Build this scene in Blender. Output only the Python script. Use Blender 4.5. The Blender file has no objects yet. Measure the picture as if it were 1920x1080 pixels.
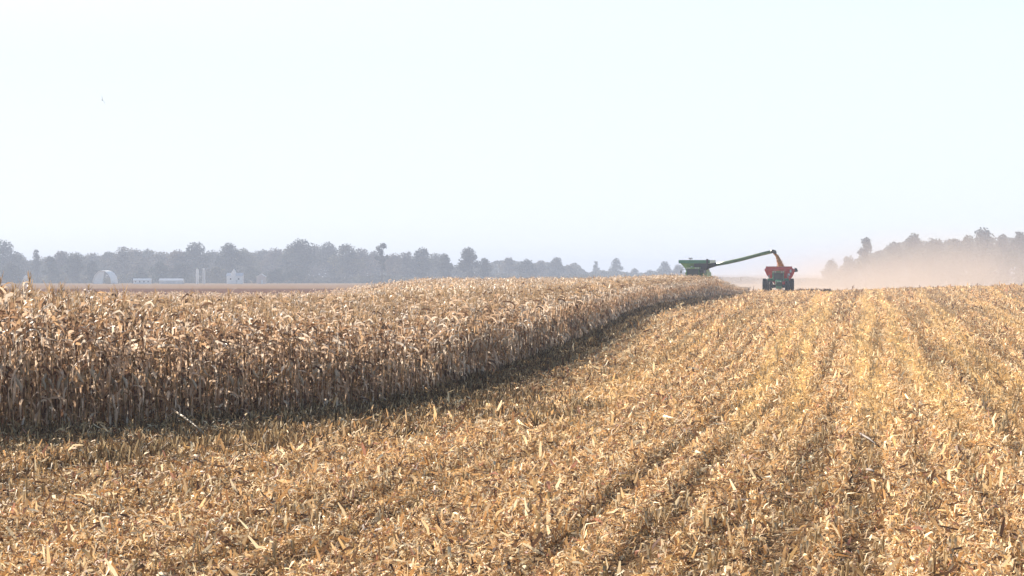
import bpy, math, random
import numpy as np
from mathutils import Vector, Matrix

# ------------------------------------------------------------------ camera, sky, sun, exposure
sc = bpy.context.scene
col = sc.collection
R = math.radians
cam_d = bpy.data.cameras.new('camera'); cam = bpy.data.objects.new('camera', cam_d); col.objects.link(cam)
cam.location = (0, 0, 3.0)
cam.rotation_euler = (R(90) - 31/4500, 0, 0)
cam_d.sensor_width = 36; cam_d.lens = 4500/1920*36
cam_d.clip_start = 0.5; cam_d.clip_end = 20000
sc.camera = cam
SUN = Vector((-0.47, 0.88, 0)).normalized(); SUN_EL = R(21.5)
SUN = Vector((SUN.x*math.cos(SUN_EL), SUN.y*math.cos(SUN_EL), math.sin(SUN_EL)))
w = bpy.data.worlds.new('World'); sc.world = w; w.use_nodes = True
nt = w.node_tree; nt.nodes.clear()
out = nt.nodes.new('ShaderNodeOutputWorld'); bg = nt.nodes.new('ShaderNodeBackground')
sky = nt.nodes.new('ShaderNodeTexSky'); sky.sky_type = 'NISHITA'; sky.sun_disc = False
sky.sun_elevation = SUN_EL; sky.sun_rotation = math.atan2(SUN.x, SUN.y)
sky.air_density = .9; sky.dust_density = .15; sky.ozone_density = 1.0
bg.inputs['Strength'].default_value = 0.05
# whitish high haze towards the horizon
wt = nt.nodes.new('ShaderNodeTexCoord'); ws = nt.nodes.new('ShaderNodeSeparateXYZ'); wr = nt.nodes.new('ShaderNodeMapRange'); wr.interpolation_type = 'SMOOTHSTEP'
wr.inputs['From Min'].default_value = 0.085; wr.inputs['From Max'].default_value = .17; wr.inputs['To Min'].default_value = .93; wr.inputs['To Max'].default_value = .05
wm = nt.nodes.new('ShaderNodeMix'); wm.data_type = 'RGBA'; wm.inputs[7].default_value = (6.0, 6.5, 7.05, 1)
nt.links.new(wt.outputs['Generated'], ws.inputs[0]); nt.links.new(ws.outputs[2], wr.inputs['Value']); nt.links.new(wr.outputs[0], wm.inputs[0])
nt.links.new(sky.outputs[0], wm.inputs[6])
nt.links.new(wm.outputs[2], bg.inputs[0]); nt.links.new(bg.outputs[0], out.inputs[0])
sl = bpy.data.lights.new('sun', 'SUN'); sun = bpy.data.objects.new('sun', sl); col.objects.link(sun)
sl.energy = 5.0; sl.angle = R(0.5); sl.color = (1.0, 0.90, 0.77)
sun.rotation_euler = SUN.to_track_quat('Z', 'Y').to_euler()
sc.view_settings.view_transform = 'Standard'; sc.view_settings.look = 'None'
sc.view_settings.gamma = 1; sc.view_settings.exposure = 1.62
sc.render.engine = 'CYCLES'
cy = sc.cycles
cy.max_bounces = 8; cy.diffuse_bounces = 1; cy.glossy_bounces = 2; cy.transmission_bounces = 4
cy.volume_bounces = 2; cy.transparent_max_bounces = 8; cy.use_denoising = True
cy.volume_step_rate = 1.0; cy.filter_width = 1.5

rng = np.random.default_rng(7); rnd = random.Random(5)

# ------------------------------------------------------------------ small helpers
def sm(x, a, b):
    t = np.clip((np.asarray(x, float) - a)/(b - a), 0, 1); return t*t*(3 - 2*t)

_lat = np.random.default_rng(3).random((256, 256))
def vnoise(x, y, s=1.0):
    x = np.asarray(x, float)/s + 1000.3; y = np.asarray(y, float)/s + 1000.7
    xi = np.floor(x).astype(int); yi = np.floor(y).astype(int); fx = x - xi; fy = y - yi
    fx = fx*fx*(3 - 2*fx); fy = fy*fy*(3 - 2*fy); g = lambda i, j: _lat[i % 256, j % 256]
    return (g(xi, yi)*(1-fx) + g(xi+1, yi)*fx)*(1-fy) + (g(xi, yi+1)*(1-fx) + g(xi+1, yi+1)*fx)*fy

def terrain(X, Y):
    X = np.asarray(X, float); Y = np.asarray(Y, float)
    a = X/np.maximum(Y, 1)
    z = -1.95*sm(-a, .03, .09)*sm(Y, 60, 230)
    z = z + .8*sm(X, 40, 75)*sm(Y, 150, 330)
    z = z + (vnoise(X, Y, 18) - .5)*.16*sm(Y, 20, 60)*(1 - sm(Y, 350, 420))
    t = sm(Y, 360, 560)
    zf = -1.9 - 2.6*sm(a, .02, .10) - .0026*np.clip(Y - 600, 0, 900)
    return z*(1 - t) + t*zf

GY = np.array([-60, 28, 37.5, 42.5, 44.7, 47.2, 49.2, 53.2, 65, 78.9, 101.5, 132, 155, 182, 233, 281, 321, 360, 600])
GX = np.array([-90, -24, -14.5, -9.7, -8.0, -6.3, -4.9, -2.7, -.9, .7, 3.0, 5.6, 7.4, 11.0, 17.6, 24.4, 30.7, 36, 70])
def gedge(Y): return np.interp(Y, GY, GX)
SY = np.array([-60, 20, 40, 50, 60, 78.9, 101.5, 132, 155, 182, 233, 281, 321, 360, 600])
SX = np.array([-45, -12.5, -7, -4.5, -2.2, .7, 3.0, 5.8, 8.2, 11.4, 18.0, 24.6, 30.4, 36, 70])
def grow(Y): return np.interp(Y, SY, SX)
def rowu(X, Y):
    w = sm(X - grow(Y), 1, 12); u = X - ((1 - w)*grow(Y) + w*(.14*Y - 14.2)); return np.where(u > 8, 8 + (u - 8)/(1 + .0022*Y), u)
def lanes(u, Y):   # bands left by the machine passes, running along the rows: 0 sparse .. 1 deep residue
    return np.clip(.40*vnoise(u, Y*.022, .55) + .36*vnoise(u + 31, Y*.03, 1.5) + .24*(.5 + .5*np.cos(2*np.pi*u/.76 + .6*vnoise(u*0, Y, 9))), 0, 1)

def tag(o, label=None, cat=None, group=None, kind=None):
    if label: o['label'] = label
    if cat: o['category'] = cat
    if group: o['group'] = group
    if kind: o['kind'] = kind
    return o
def empty(name, loc=(0, 0, 0), rz=0):
    o = bpy.data.objects.new(name, None); col.objects.link(o); o.location = loc; o.rotation_euler = (0, 0, rz)
    o.empty_display_size = .2; return o

def np_mesh(name, V, F, mat, C=None, parent=None):
    """V (n,3) float, F (m,4) int quads, C (n,3) own colour of every blade"""
    me = bpy.data.meshes.new(name)
    me.vertices.add(len(V)); me.vertices.foreach_set('co', np.ascontiguousarray(V, np.float32).ravel())
    me.loops.add(F.size); me.loops.foreach_set('vertex_index', np.ascontiguousarray(F, np.int32).ravel())
    me.polygons.add(len(F)); me.polygons.foreach_set('loop_start', np.arange(0, F.size, F.shape[1], dtype=np.int32))
    me.update(calc_edges=True)
    if C is not None:
        at = me.color_attributes.new('tone', 'FLOAT_COLOR', 'POINT')
        c4 = np.ones((len(V), 4), np.float32); c4[:, :3] = C; at.data.foreach_set('color', c4.ravel())
    me.materials.append(mat)
    o = bpy.data.objects.new(name, me); col.objects.link(o)
    if parent: o.parent = parent
    return o

class MB:
    def __init__(s): s.v = []; s.f = []
    def add(s, vs, fs):
        n = len(s.v); s.v += [tuple(p) for p in vs]; s.f += [tuple(i + n for i in f) for f in fs]; return s
    def hexa(s, p):   # p: 4 bottom (ccw), 4 top
        return s.add(p, [(3, 2, 1, 0), (4, 5, 6, 7), (0, 1, 5, 4), (1, 2, 6, 5), (2, 3, 7, 6), (3, 0, 4, 7)])
    def box(s, cx, cy, cz, sx, sy, sz):
        x, y, z = sx/2, sy/2, sz/2
        return s.hexa([(cx-x, cy-y, cz-z), (cx+x, cy-y, cz-z), (cx+x, cy+y, cz-z), (cx-x, cy+y, cz-z),
                       (cx-x, cy-y, cz+z), (cx+x, cy-y, cz+z), (cx+x, cy+y, cz+z), (cx-x, cy+y, cz+z)])
    def frust(s, cz0, x0, y0, cz1, x1, y1, cx=0, cy0=0, cy1=None):
        cy1 = cy0 if cy1 is None else cy1
        return s.hexa([(cx-x0, cy0-y0, cz0), (cx+x0, cy0-y0, cz0), (cx+x0, cy0+y0, cz0), (cx-x0, cy0+y0, cz0),
                       (cx-x1, cy1-y1, cz1), (cx+x1, cy1-y1, cz1), (cx+x1, cy1+y1, cz1), (cx-x1, cy1+y1, cz1)])
    def tube(s, path, rad, n=10, cap=True):
        path = [Vector(p) for p in path]; rad = rad if hasattr(rad, '__len__') else [rad]*len(path)
        vs = []; fs = []
        for i, p in enumerate(path):
            t = (path[min(i+1, len(path)-1)] - path[max(i-1, 0)]).normalized()
            u = t.cross(Vector((0, 0, 1)));
            if u.length < .05: u = t.cross(Vector((1, 0, 0)))
            u.normalize(); vv = u.cross(t)
            for k in range(n):
                a = 2*math.pi*k/n; vs.append(p + (u*math.cos(a) + vv*math.sin(a))*rad[i])
        for i in range(len(path)-1):
            for k in range(n):
                fs.append((i*n+k, i*n+(k+1) % n, (i+1)*n+(k+1) % n, (i+1)*n+k))
        if cap: fs += [tuple(range(n))[::-1], tuple((len(path)-1)*n+k for k in range(n))]
        return s.add(vs, fs)
    def lathe_x(s, prof, c=(0, 0, 0), n=28):   # prof: (x, r)
        vs = []; fs = []
        for (x, r) in prof:
            for k in range(n):
                a = 2*math.pi*k/n; vs.append((c[0]+x, c[1]+r*math.cos(a), c[2]+r*math.sin(a)))
        m = len(prof)
        for i in range(m-1):
            for k in range(n): fs.append((i*n+k, i*n+(k+1) % n, (i+1)*n+(k+1) % n, (i+1)*n+k))
        return s.add(vs, fs)
    def prism(s, poly, x0, x1):   # poly in (y, z), extruded along x
        n = len(poly); vs = [(x0, y, z) for y, z in poly] + [(x1, y, z) for y, z in poly]
        fs = [tuple(range(n))[::-1], tuple(range(n, 2*n))] + [(i, (i+1) % n, n+(i+1) % n, n+i) for i in range(n)]
        return s.add(vs, fs)
    def build(s, name, mat, parent=None, bevel=0, smooth=False):
        me = bpy.data.meshes.new(name); me.from_pydata(s.v, [], s.f); me.materials.append(mat)
        import bmesh
        b = bmesh.new(); b.from_mesh(me); bmesh.ops.recalc_face_normals(b, faces=b.faces)
        if bevel: bmesh.ops.bevel(b, geom=[e for e in b.edges if len(e.link_faces) == 2 and e.calc_face_angle(0) > .5], offset=bevel, segments=2, affect='EDGES', clamp_overlap=True)
        b.to_mesh(me); b.free()
        if smooth:
            for p in me.polygons: p.use_smooth = True
        o = bpy.data.objects.new(name, me); col.objects.link(o)
        if parent: o.parent = parent
        return o

# ------------------------------------------------------------------ materials
def mat(name, c, rough=.6, metal=0, spec=.5, noise=.12, scale=6, c2=None, coat=0):
    m = bpy.data.materials.new(name); m.use_nodes = True; n = m.node_tree.nodes; l = m.node_tree.links
    b = n['Principled BSDF']; b.inputs['Roughness'].default_value = rough; b.inputs['Metallic'].default_value = metal
    b.inputs['Specular IOR Level'].default_value = spec; b.inputs['Coat Weight'].default_value = coat
    tc = n.new('ShaderNodeTexCoord'); nz = n.new('ShaderNodeTexNoise'); nz.inputs['Scale'].default_value = scale; nz.inputs['Detail'].default_value = 5
    rp = n.new('ShaderNodeValToRGB'); rp.color_ramp.elements[0].position = .35; rp.color_ramp.elements[1].position = .7
    c2 = c2 or tuple(x*(1-noise*2) for x in c)
    rp.color_ramp.elements[0].color = (*c2, 1); rp.color_ramp.elements[1].color = (*c, 1)
    l.new(tc.outputs['Object'], nz.inputs['Vector']); l.new(nz.outputs['Fac'], rp.inputs[0]); l.new(rp.outputs[0], b.inputs['Base Color'])
    return m
def blade_mat(name, trans=.35, rough=.6, spec=.3):
    m = bpy.data.materials.new(name); m.use_nodes = True; n = m.node_tree.nodes; l = m.node_tree.links
    b = n['Principled BSDF']; b.inputs['Roughness'].default_value = rough; b.inputs['Specular IOR Level'].default_value = spec
    at = n.new('ShaderNodeAttribute'); at.attribute_name = 'tone'
    tc = n.new('ShaderNodeTexCoord'); nz = n.new('ShaderNodeTexNoise'); nz.inputs['Scale'].default_value = 9; nz.inputs['Detail'].default_value = 2
    mr = n.new('ShaderNodeMapRange'); mr.inputs['To Min'].default_value = .78; mr.inputs['To Max'].default_value = 1.15
    mx = n.new('ShaderNodeVectorMath'); mx.operation = 'SCALE'
    l.new(tc.outputs['Object'], nz.inputs['Vector']); l.new(nz.outputs['Fac'], mr.inputs['Value'])
    l.new(at.outputs['Color'], mx.inputs[0]); l.new(mr.outputs[0], mx.inputs['Scale'])
    l.new(mx.outputs[0], b.inputs['Base Color'])
    if trans:
        tr = n.new('ShaderNodeBsdfTranslucent'); ms = n.new('ShaderNodeMixShader'); ms.inputs[0].default_value = trans
        l.new(mx.outputs[0], tr.inputs['Color']); l.new(b.outputs[0], ms.inputs[1]); l.new(tr.outputs[0], ms.inputs[2])
        l.new(ms.outputs[0], n['Material Output'].inputs['Surface'])
    return m
M_corn = blade_mat('dry_corn_leaf', .30, .6, .1)
M_res = blade_mat('chopped_corn_residue', .20, .7, .1)
M_tree = blade_mat('tree_leaves', .2, .9, .03)
M_bark = mat('bark', (.09, .075, .06), .9, scale=2)

# ------------------------------------------------------------------ ground
def ground_mat():
    m = bpy.data.materials.new('field_soil'); m.use_nodes = True; n = m.node_tree.nodes; l = m.node_tree.links
    b = n['Principled BSDF']; b.inputs['Roughness'].default_value = 1; b.inputs['Specular IOR Level'].default_value = 0
    at = n.new('ShaderNodeAttribute'); at.attribute_name = 'tone'
    tc = n.new('ShaderNodeTexCoord')
    nz = n.new('ShaderNodeTexNoise'); nz.inputs['Scale'].default_value = 7; nz.inputs['Detail'].default_value = 8; nz.inputs['Roughness'].default_value = .7
    n2 = n.new('ShaderNodeTexNoise'); n2.inputs['Scale'].default_value = .35; n2.inputs['Detail'].default_value = 5
    l.new(tc.outputs['Object'], nz.inputs['Vector']); l.new(tc.outputs['Object'], n2.inputs['Vector'])
    a = n.new('ShaderNodeMath'); a.operation = 'MULTIPLY_ADD'; a.inputs[1].default_value = 1.1; a.inputs[2].default_value = .12
    l.new(nz.outputs['Fac'], a.inputs[0])
    a2 = n.new('ShaderNodeMath'); a2.operation = 'MULTIPLY_ADD'; a2.inputs[1].default_value = .6; l.new(n2.outputs['Fac'], a2.inputs[0]); l.new(a.outputs[0], a2.inputs[2])
    mx = n.new('ShaderNodeVectorMath'); mx.operation = 'SCALE'; l.new(at.outputs['Color'], mx.inputs[0]); l.new(a2.outputs[0], mx.inputs['Scale'])
    l.new(mx.outputs[0], b.inputs['Base Color'])
    bp = n.new('ShaderNodeBump'); bp.inputs['Distance'].default_value = .06; bp.inputs['Strength'].default_value = .8
    l.new(nz.outputs['Fac'], bp.inputs['Height']); l.new(bp.outputs[0], b.inputs['Normal'])
    return m
ys = np.concatenate([np.arange(-200, 10, 15), np.arange(10, 120, 1.0), np.arange(120, 420, 2.5), np.arange(420, 900, 15), np.geomspace(900, 7000, 40)])
us = np.concatenate([np.linspace(-3500, -160, 16)[:-1], np.linspace(-160, -30, 66)[:-1], np.linspace(-30, 60, 160)[:-1], np.linspace(60, 160, 50)[:-1], np.linspace(160, 3500, 16)])
GXX, GYY = np.meshgrid(us, ys)
gz = terrain(GXX, GYY)
V = np.stack([GXX.ravel(), GYY.ravel(), gz.ravel()], 1)
nx, ny = len(us), len(ys)
idx = np.arange(nx*ny).reshape(ny, nx)
F = np.stack([idx[:-1, :-1], idx[:-1, 1:], idx[1:, 1:], idx[1:, :-1]], -1).reshape(-1, 4)
TRACKS = [(-1.6, .136, .75, 1.0), (.75, .148, 1.1, .9), (2.5, .162, .55, .7), (9.0, .17, .6, 1.0), (5.6, .168, .5, .6), (14.5, .18, .5, .6), (-5.5, .134, .5, .45)]
def track_w(X, Y):
    t = np.zeros_like(np.asarray(X, float))
    for (b0, s, wd, st) in TRACKS:
        d = X - (b0 + s*Y + .25*np.sin(Y/23)); wd = wd*1.25
        for off in (-.42, .42):
            t = np.maximum(t, st*np.exp(-((d - off*wd*1.3)/(.30*wd + .05))**2))
    return t*sm(Y, 34, 60)
soil = np.array((.13, .072, .040)); straw = np.array((.40, .265, .14))
C = np.tile(soil*.75 + straw*.25, (len(V), 1))
X_, Y_ = V[:, 0], V[:, 1]
f1 = sm(Y_, 60, 200)[:, None]
C = C*(1 - f1) + f1*(straw*.7 + soil*.3)
tw = track_w(X_, Y_)[:, None]*.7
C = C*(1 - tw) + tw*np.array((.50, .33, .15))
ff = sm(Y_, 400, 520)[:, None]
band = sm(vnoise(X_*.12, Y_, 90), .35, .65)[:, None]
C = C*(1 - ff) + ff*(np.array((.24, .15, .085))*(1 - band) + np.array((.24, .17, .10))*band)
fd = (sm(Y_, 470, 500)*(1 - sm(Y_, 700, 780)))[:, None]
C = C*(1 - fd) + fd*np.array((.13, .06, .032))
ground = tag(np_mesh('ground', V, F, ground_mat(), C), kind='structure')
for p in ground.data.polygons: p.use_smooth = True

# ------------------------------------------------------------------ dried corn plants
def frame_strip(pts, wid, side):
    n = len(pts); v = np.empty((2*n, 3)); v[0::2] = pts - side*wid[:, None]/2; v[1::2] = pts + side*wid[:, None]/2
    f = np.array([(2*i, 2*i+1, 2*i+3, 2*i+2) for i in range(n-1)]); return v, f
LEAF = np.array([(.80, .60, .43), (.64, .44, .29), (.36, .22, .13), (.90, .76, .60), (.17, .10, .065), (.60, .39, .22)])
def tube_np(pts, rads, n=4):
    m = len(pts); v = []
    for p, r in zip(pts, rads):
        for k in range(n):
            a = 2*math.pi*(k + .5)/n; v.append((p[0] + r*math.cos(a), p[1] + r*math.sin(a), p[2]))
    f = [(i*n+k, i*n+(k+1) % n, (i+1)*n+(k+1) % n, (i+1)*n+k) for i in range(m-1) for k in range(n)]
    return np.array(v), np.array(f)
def plant(r, H=2.25, nleaf=12, seg=6, wide=1.0, zmin=0.0, stalk=True):
    """returns dict part -> (V,F,C)"""
    P = {}
    lean = r.normal(0, .09 if r.random() < .8 else .28, 2)
    def sp(z): return np.array([lean[0]*z*z*.5, lean[1]*z*z*.5, z])
    zs = np.linspace(zmin, H*.93, 5)
    if stalk:
        v, f = tube_np([sp(z) for z in zs], (.013 - .008*zs/H)*(.6 + .4*wide) , 4)
        P['stalk'] = (v, f, np.tile(np.array((.36, .25, .13))*r.uniform(.8, 1.25), (len(v), 1)))
    vs, fs, cs = [], [], []; n0 = 0; yaw0 = r.uniform(0, 6.28)
    for i in range(nleaf):
        z0 = zmin + (H*.92 - max(zmin, .25))*((i + .5 + r.uniform(-.4, .4))/nleaf) + (.25 if zmin == 0 else 0)
        yaw = yaw0 + math.pi*i + r.normal(0, .9)
        L = r.uniform(.28, .70)*(1 - .35*abs(z0/H - .55)); wd = r.uniform(.03, .068)*wide
        up = r.uniform(.2, 1.25) if z0 > H*.6 else r.uniform(-.5, .8)
        droop = r.uniform(1.6, 3.6)/L*(.7 if z0 > H*.75 else 1)
        d = np.array([math.cos(yaw), math.sin(yaw)]); p = sp(z0).copy(); pts = [p.copy()]; ang = up
        kink = r.integers(1, seg) if r.random() < .8 else 99
        for k in range(seg):
            ang -= droop*L/seg*r.uniform(.5, 1.5)
            if k == kink: ang -= r.uniform(.6, 1.4)
            ang = max(ang, -1.65)
            st = L/seg; p = p + np.array([d[0]*math.cos(ang)*st, d[1]*math.cos(ang)*st, math.sin(ang)*st])
            p[2] = max(p[2], .02); pts.append(p.copy())
        pts = np.array(pts); t = np.linspace(0, 1, seg+1)
        wdt = wd*np.clip(np.minimum(.55 + 2.2*t, 1.25*(1.02 - t)**.6), .12, 1)
        tw = r.normal(0, .5) + np.cumsum(r.normal(0, .75, seg+1))
        side0 = np.array([-d[1], d[0], 0.]); tan = np.gradient(pts, axis=0); tan /= np.linalg.norm(tan, axis=1)[:, None] + 1e-9
        nn = np.cross(tan, side0); side = side0*np.cos(tw)[:, None] + nn*np.sin(tw)[:, None]
        v, f = frame_strip(pts, wdt, side)
        c = LEAF[r.choice(6, p=[.26, .20, .16, .14, .12, .12])]*r.uniform(.8, 1.15)
        vs.append(v); fs.append(f + n0); n0 += len(v); cs.append(np.tile(c, (len(v), 1)))
    P['leaves'] = (np.concatenate(vs), np.concatenate(fs), np.concatenate(cs))
    # ear in its pale husk, hanging
    if zmin < .8:
        z0 = r.uniform(.85, 1.15)*H/2.25; yaw = r.uniform(0, 6.28); d = np.array([math.cos(yaw), math.sin(yaw), 0])
        dn = np.array([0, 0, -1.0]); ax = d*.45 + dn*.9 if r.random() < .7 else d*.5 - dn*.85
        b0 = sp(z0) + d*.02; m = [b0 + ax*.26*t + d*.03*math.sin(math.pi*t) for t in (0, .25, .6, .85, 1)]
        rr = [.012, .030, .032, .022, .006]; vv = []
        u = np.cross(ax, (0, 0, 1.)); u /= np.linalg.norm(u); w2 = np.cross(u, ax); w2 /= np.linalg.norm(w2)
        for p, q in zip(m, rr):
            for k in range(5): a = 2*math.pi*k/5; vv.append(p + (u*math.cos(a) + w2*math.sin(a))*q*(.7 + .3*wide))
        ff2 = np.array([(i*5+k, i*5+(k+1) % 5, (i+1)*5+(k+1) % 5, (i+1)*5+k) for i in range(4) for k in range(5)])
        P['ear'] = (np.array(vv), ff2, np.tile(np.array((.72, .62, .48))*r.uniform(.75, 1.1), (len(vv), 1)))
    # tassel: thin stiff sprigs
    vs, fs, cs = [], [], []; n0 = 0
    for k in range(5 if seg > 3 else 2):
        yaw = r.uniform(0, 6.28); a = r.uniform(.75, 1.5); L = r.uniform(.12, .30); b0 = sp(H*.9)
        dd = np.array([math.cos(yaw)*math.cos(a), math.sin(yaw)*math.cos(a), math.sin(a)])
        pts = np.array([b0, b0 + dd*L*.6, b0 + dd*L - np.array([0, 0, .03])])
        v, f = frame_strip(pts, np.array([.010, .016, .006])*wide, np.array([-math.sin(yaw), math.cos(yaw), 0]))
        vs.append(v); fs.append(f + n0); n0 += len(v); cs.append(np.tile(np.array((.46, .32, .19))*r.uniform(.7, 1.2), (len(v), 1)))
    P['tassel'] = (np.concatenate(vs), np.concatenate(fs), np.concatenate(cs))
    return P
def merged(P):
    vs, fs, cs = [], [], []; n = 0
    for k in P:
        v, f, c = P[k]; vs.append(v); fs.append(f + n); cs.append(c); n += len(v)
    return np.concatenate(vs), np.concatenate(fs), np.concatenate(cs)
def scatter(variants, P, sc_, yaw, tone, pick):
    """place copies of merged variants at P (n,3); returns V,F,C"""
    VV, FF, CC = [], [], []; n = 0
    for k, (v, f, c) in enumerate(variants):
        s = np.where(pick == k)[0]
        if not len(s): continue
        cs, sn = np.cos(yaw[s]), np.sin(yaw[s]); q = sc_[s]
        x = (v[None, :, 0]*cs[:, None] - v[None, :, 1]*sn[:, None]) + P[s, 0][:, None]
        y = (v[None, :, 0]*sn[:, None] + v[None, :, 1]*cs[:, None]) + P[s, 1][:, None]
        z = v[None, :, 2]*q[:, None] + P[s, 2][:, None]
        VV.append(np.stack([x, y, z], -1).reshape(-1, 3))
        FF.append((f[None] + (np.arange(len(s))*len(v))[:, None, None] + n).reshape(-1, 4)); n += len(s)*len(v)
        CC.append((c[None]*tone[s][:, None, None]).reshape(-1, 3))
    return np.concatenate(VV), np.concatenate(FF), np.concatenate(CC)

# positions of every plant, row by row
PX, PY, PK = [], [], []
for k in range(150):
    Yr = np.arange(34, 350, .17) + rng.uniform(-.05, .05, int(np.ceil((350-34)/.17)))
    slope = np.gradient(gedge(Yr), Yr); off = (.25 + .76*k)*np.sqrt(1 + np.minimum(slope, 1.2)**2)
    keep = np.ones(len(Yr), bool)
    if k > 8: keep = rng.random(len(Yr)) < np.minimum(1, (75/Yr)**1.5)
    if k > 25: keep &= rng.random(len(Yr)) < .55
    Xr = gedge(Yr) - off + rng.normal(0, .05, len(Yr))
    keep &= (Xr > -.235*Yr - 4) & (rng.random(len(Yr)) > .06)
    PX.append(Xr[keep]); PY.append(Yr[keep]); PK.append(np.full(keep.sum(), k))
PX = np.concatenate(PX); PY = np.concatenate(PY); PK = np.concatenate(PK)
PY = PY + rng.normal(0, .03, len(PY))
PZ = terrain(PX, PY)
D = np.hypot(PX, PY)
hs = (1 + .24*sm(-PX/PY, .10, .22)*(1 - sm(PY, 52, 72)))*(.83 + .15*vnoise(PX, PY, 5) + rng.normal(0, .05, len(PX)))
hs *= 1 + .16*sm(PY, 200, 300)*sm(PX/PY, .02, .07)
endw = sm(PY, 262, 335)*sm(PX - (gedge(PY) - 9), 0, 9)
hs *= 1 - .72*endw
tone = rng.uniform(.85, 1.12, len(PX))*(.88 + .24*vnoise(PX, PY, 9))
yaw = rng.uniform(0, 6.28, len(PX))
# the 300 nearest in view, one object each
infr = (PX > -.222*PY) & (PK < 7)
order = np.argsort(np.where(infr, D + PK*1.2, 1e9))[:300]
is_ind = np.zeros(len(PX), bool); is_ind[order] = True
protos = []
for i in range(8):
    P = plant(np.random.default_rng(100 + i), H=2.2 + .1*(i % 3), nleaf=22, seg=7)
    protos.append({k: np_mesh(k, *P[k][:2], M_corn, P[k][2]).data for k in P})
for o in list(col.objects):
    if o.name.split('.')[0] in ('stalk', 'leaves', 'ear', 'tassel'): bpy.data.objects.remove(o)
for j in order:
    root = empty('corn_plant', (PX[j], PY[j], PZ[j]), yaw[j]); root.scale = (1, 1, hs[j])
    tag(root, 'dry tan corn plant in the outer rows at the near left end of the corn', 'corn plant', 'dried corn plants along the near edge of the standing corn')
    for k, me in protos[j % 8].items():
        c = bpy.data.objects.new(k, me); col.objects.link(c); c.parent = root
rest = ~is_ind
near = rest & ((PY < 85) & (PK < 12)); mid = rest & ~near & ((PK < 5) | (PY < 110)); far = rest & ~near & ~mid
Vn = [merged(plant(np.random.default_rng(200+i), 2.2 + .1*(i % 3), 22, 6)) for i in range(18)]
Vm = [merged(plant(np.random.default_rng(300+i), 2.2 + .1*(i % 3), 11, 3, 1.35)) for i in range(10)]
Vf = [merged(plant(np.random.default_rng(400+i), 2.25 + .1*(i % 3), 11, 3, 2.0, zmin=.9)) for i in range(10)]
parts = []
for sel, var in ((near, Vn), (mid, Vm), (far, Vf)):
    s = np.where(sel)[0]; print('corn', len(s))
    parts.append(scatter(var, np.stack([PX[s], PY[s], PZ[s]], 1), hs[s], yaw[s], tone[s], rng.integers(0, len(var), len(s))))
n = 0; VV, FF, CC = [], [], []
for v, f, c in parts: VV.append(v); FF.append(f + n); CC.append(c); n += len(v)
tag(np_mesh('standing_corn', np.concatenate(VV), np.concatenate(FF), M_corn, np.concatenate(CC)),
    'wide block of dry tan standing corn filling the left half of the field', 'corn', kind='stuff')
print('corn quads', sum(len(f) for f in FF))

# ------------------------------------------------------------------ chopped residue, stumps, weeds
def flakes(P, yaw, pitch, roll, L, W, bend, col3):
    ca, sa, cp, sp_ = np.cos(yaw), np.sin(yaw), np.cos(pitch), np.sin(pitch)
    t = np.stack([ca*cp, sa*cp, sp_], 1); s0 = np.stack([-sa, ca, np.zeros_like(sa)], 1); n0 = np.cross(t, s0)
    s = s0*np.cos(roll)[:, None] + n0*np.sin(roll)[:, None]; nn = np.cross(t, s)
    V = np.empty((len(P), 6, 3))
    for i, (q, wq) in enumerate(((-1, .6), (0, 1), (1, .45))):
        c = P + t*(q*L/2)[:, None] + nn*((1 - abs(q))*bend*L)[:, None]
        V[:, 2*i] = c - s*(W*wq/2)[:, None]; V[:, 2*i+1] = c + s*(W*wq/2)[:, None]
    b = (np.arange(len(P))*6)[:, None, None]
    F = np.array([[0, 1, 3, 2], [2, 3, 5, 4]])[None] + b
    return V.reshape(-1, 3), F.reshape(-1, 4), np.repeat(col3, 6, axis=0)
PAL = 1.04*np.array([(.80, .57, .32), (.64, .40, .19), (.46, .26, .11), (.95, .80, .53), (.26, .145, .075), (.72, .48, .22), (.50, .25, .17), (.13, .075, .05)])
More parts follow.
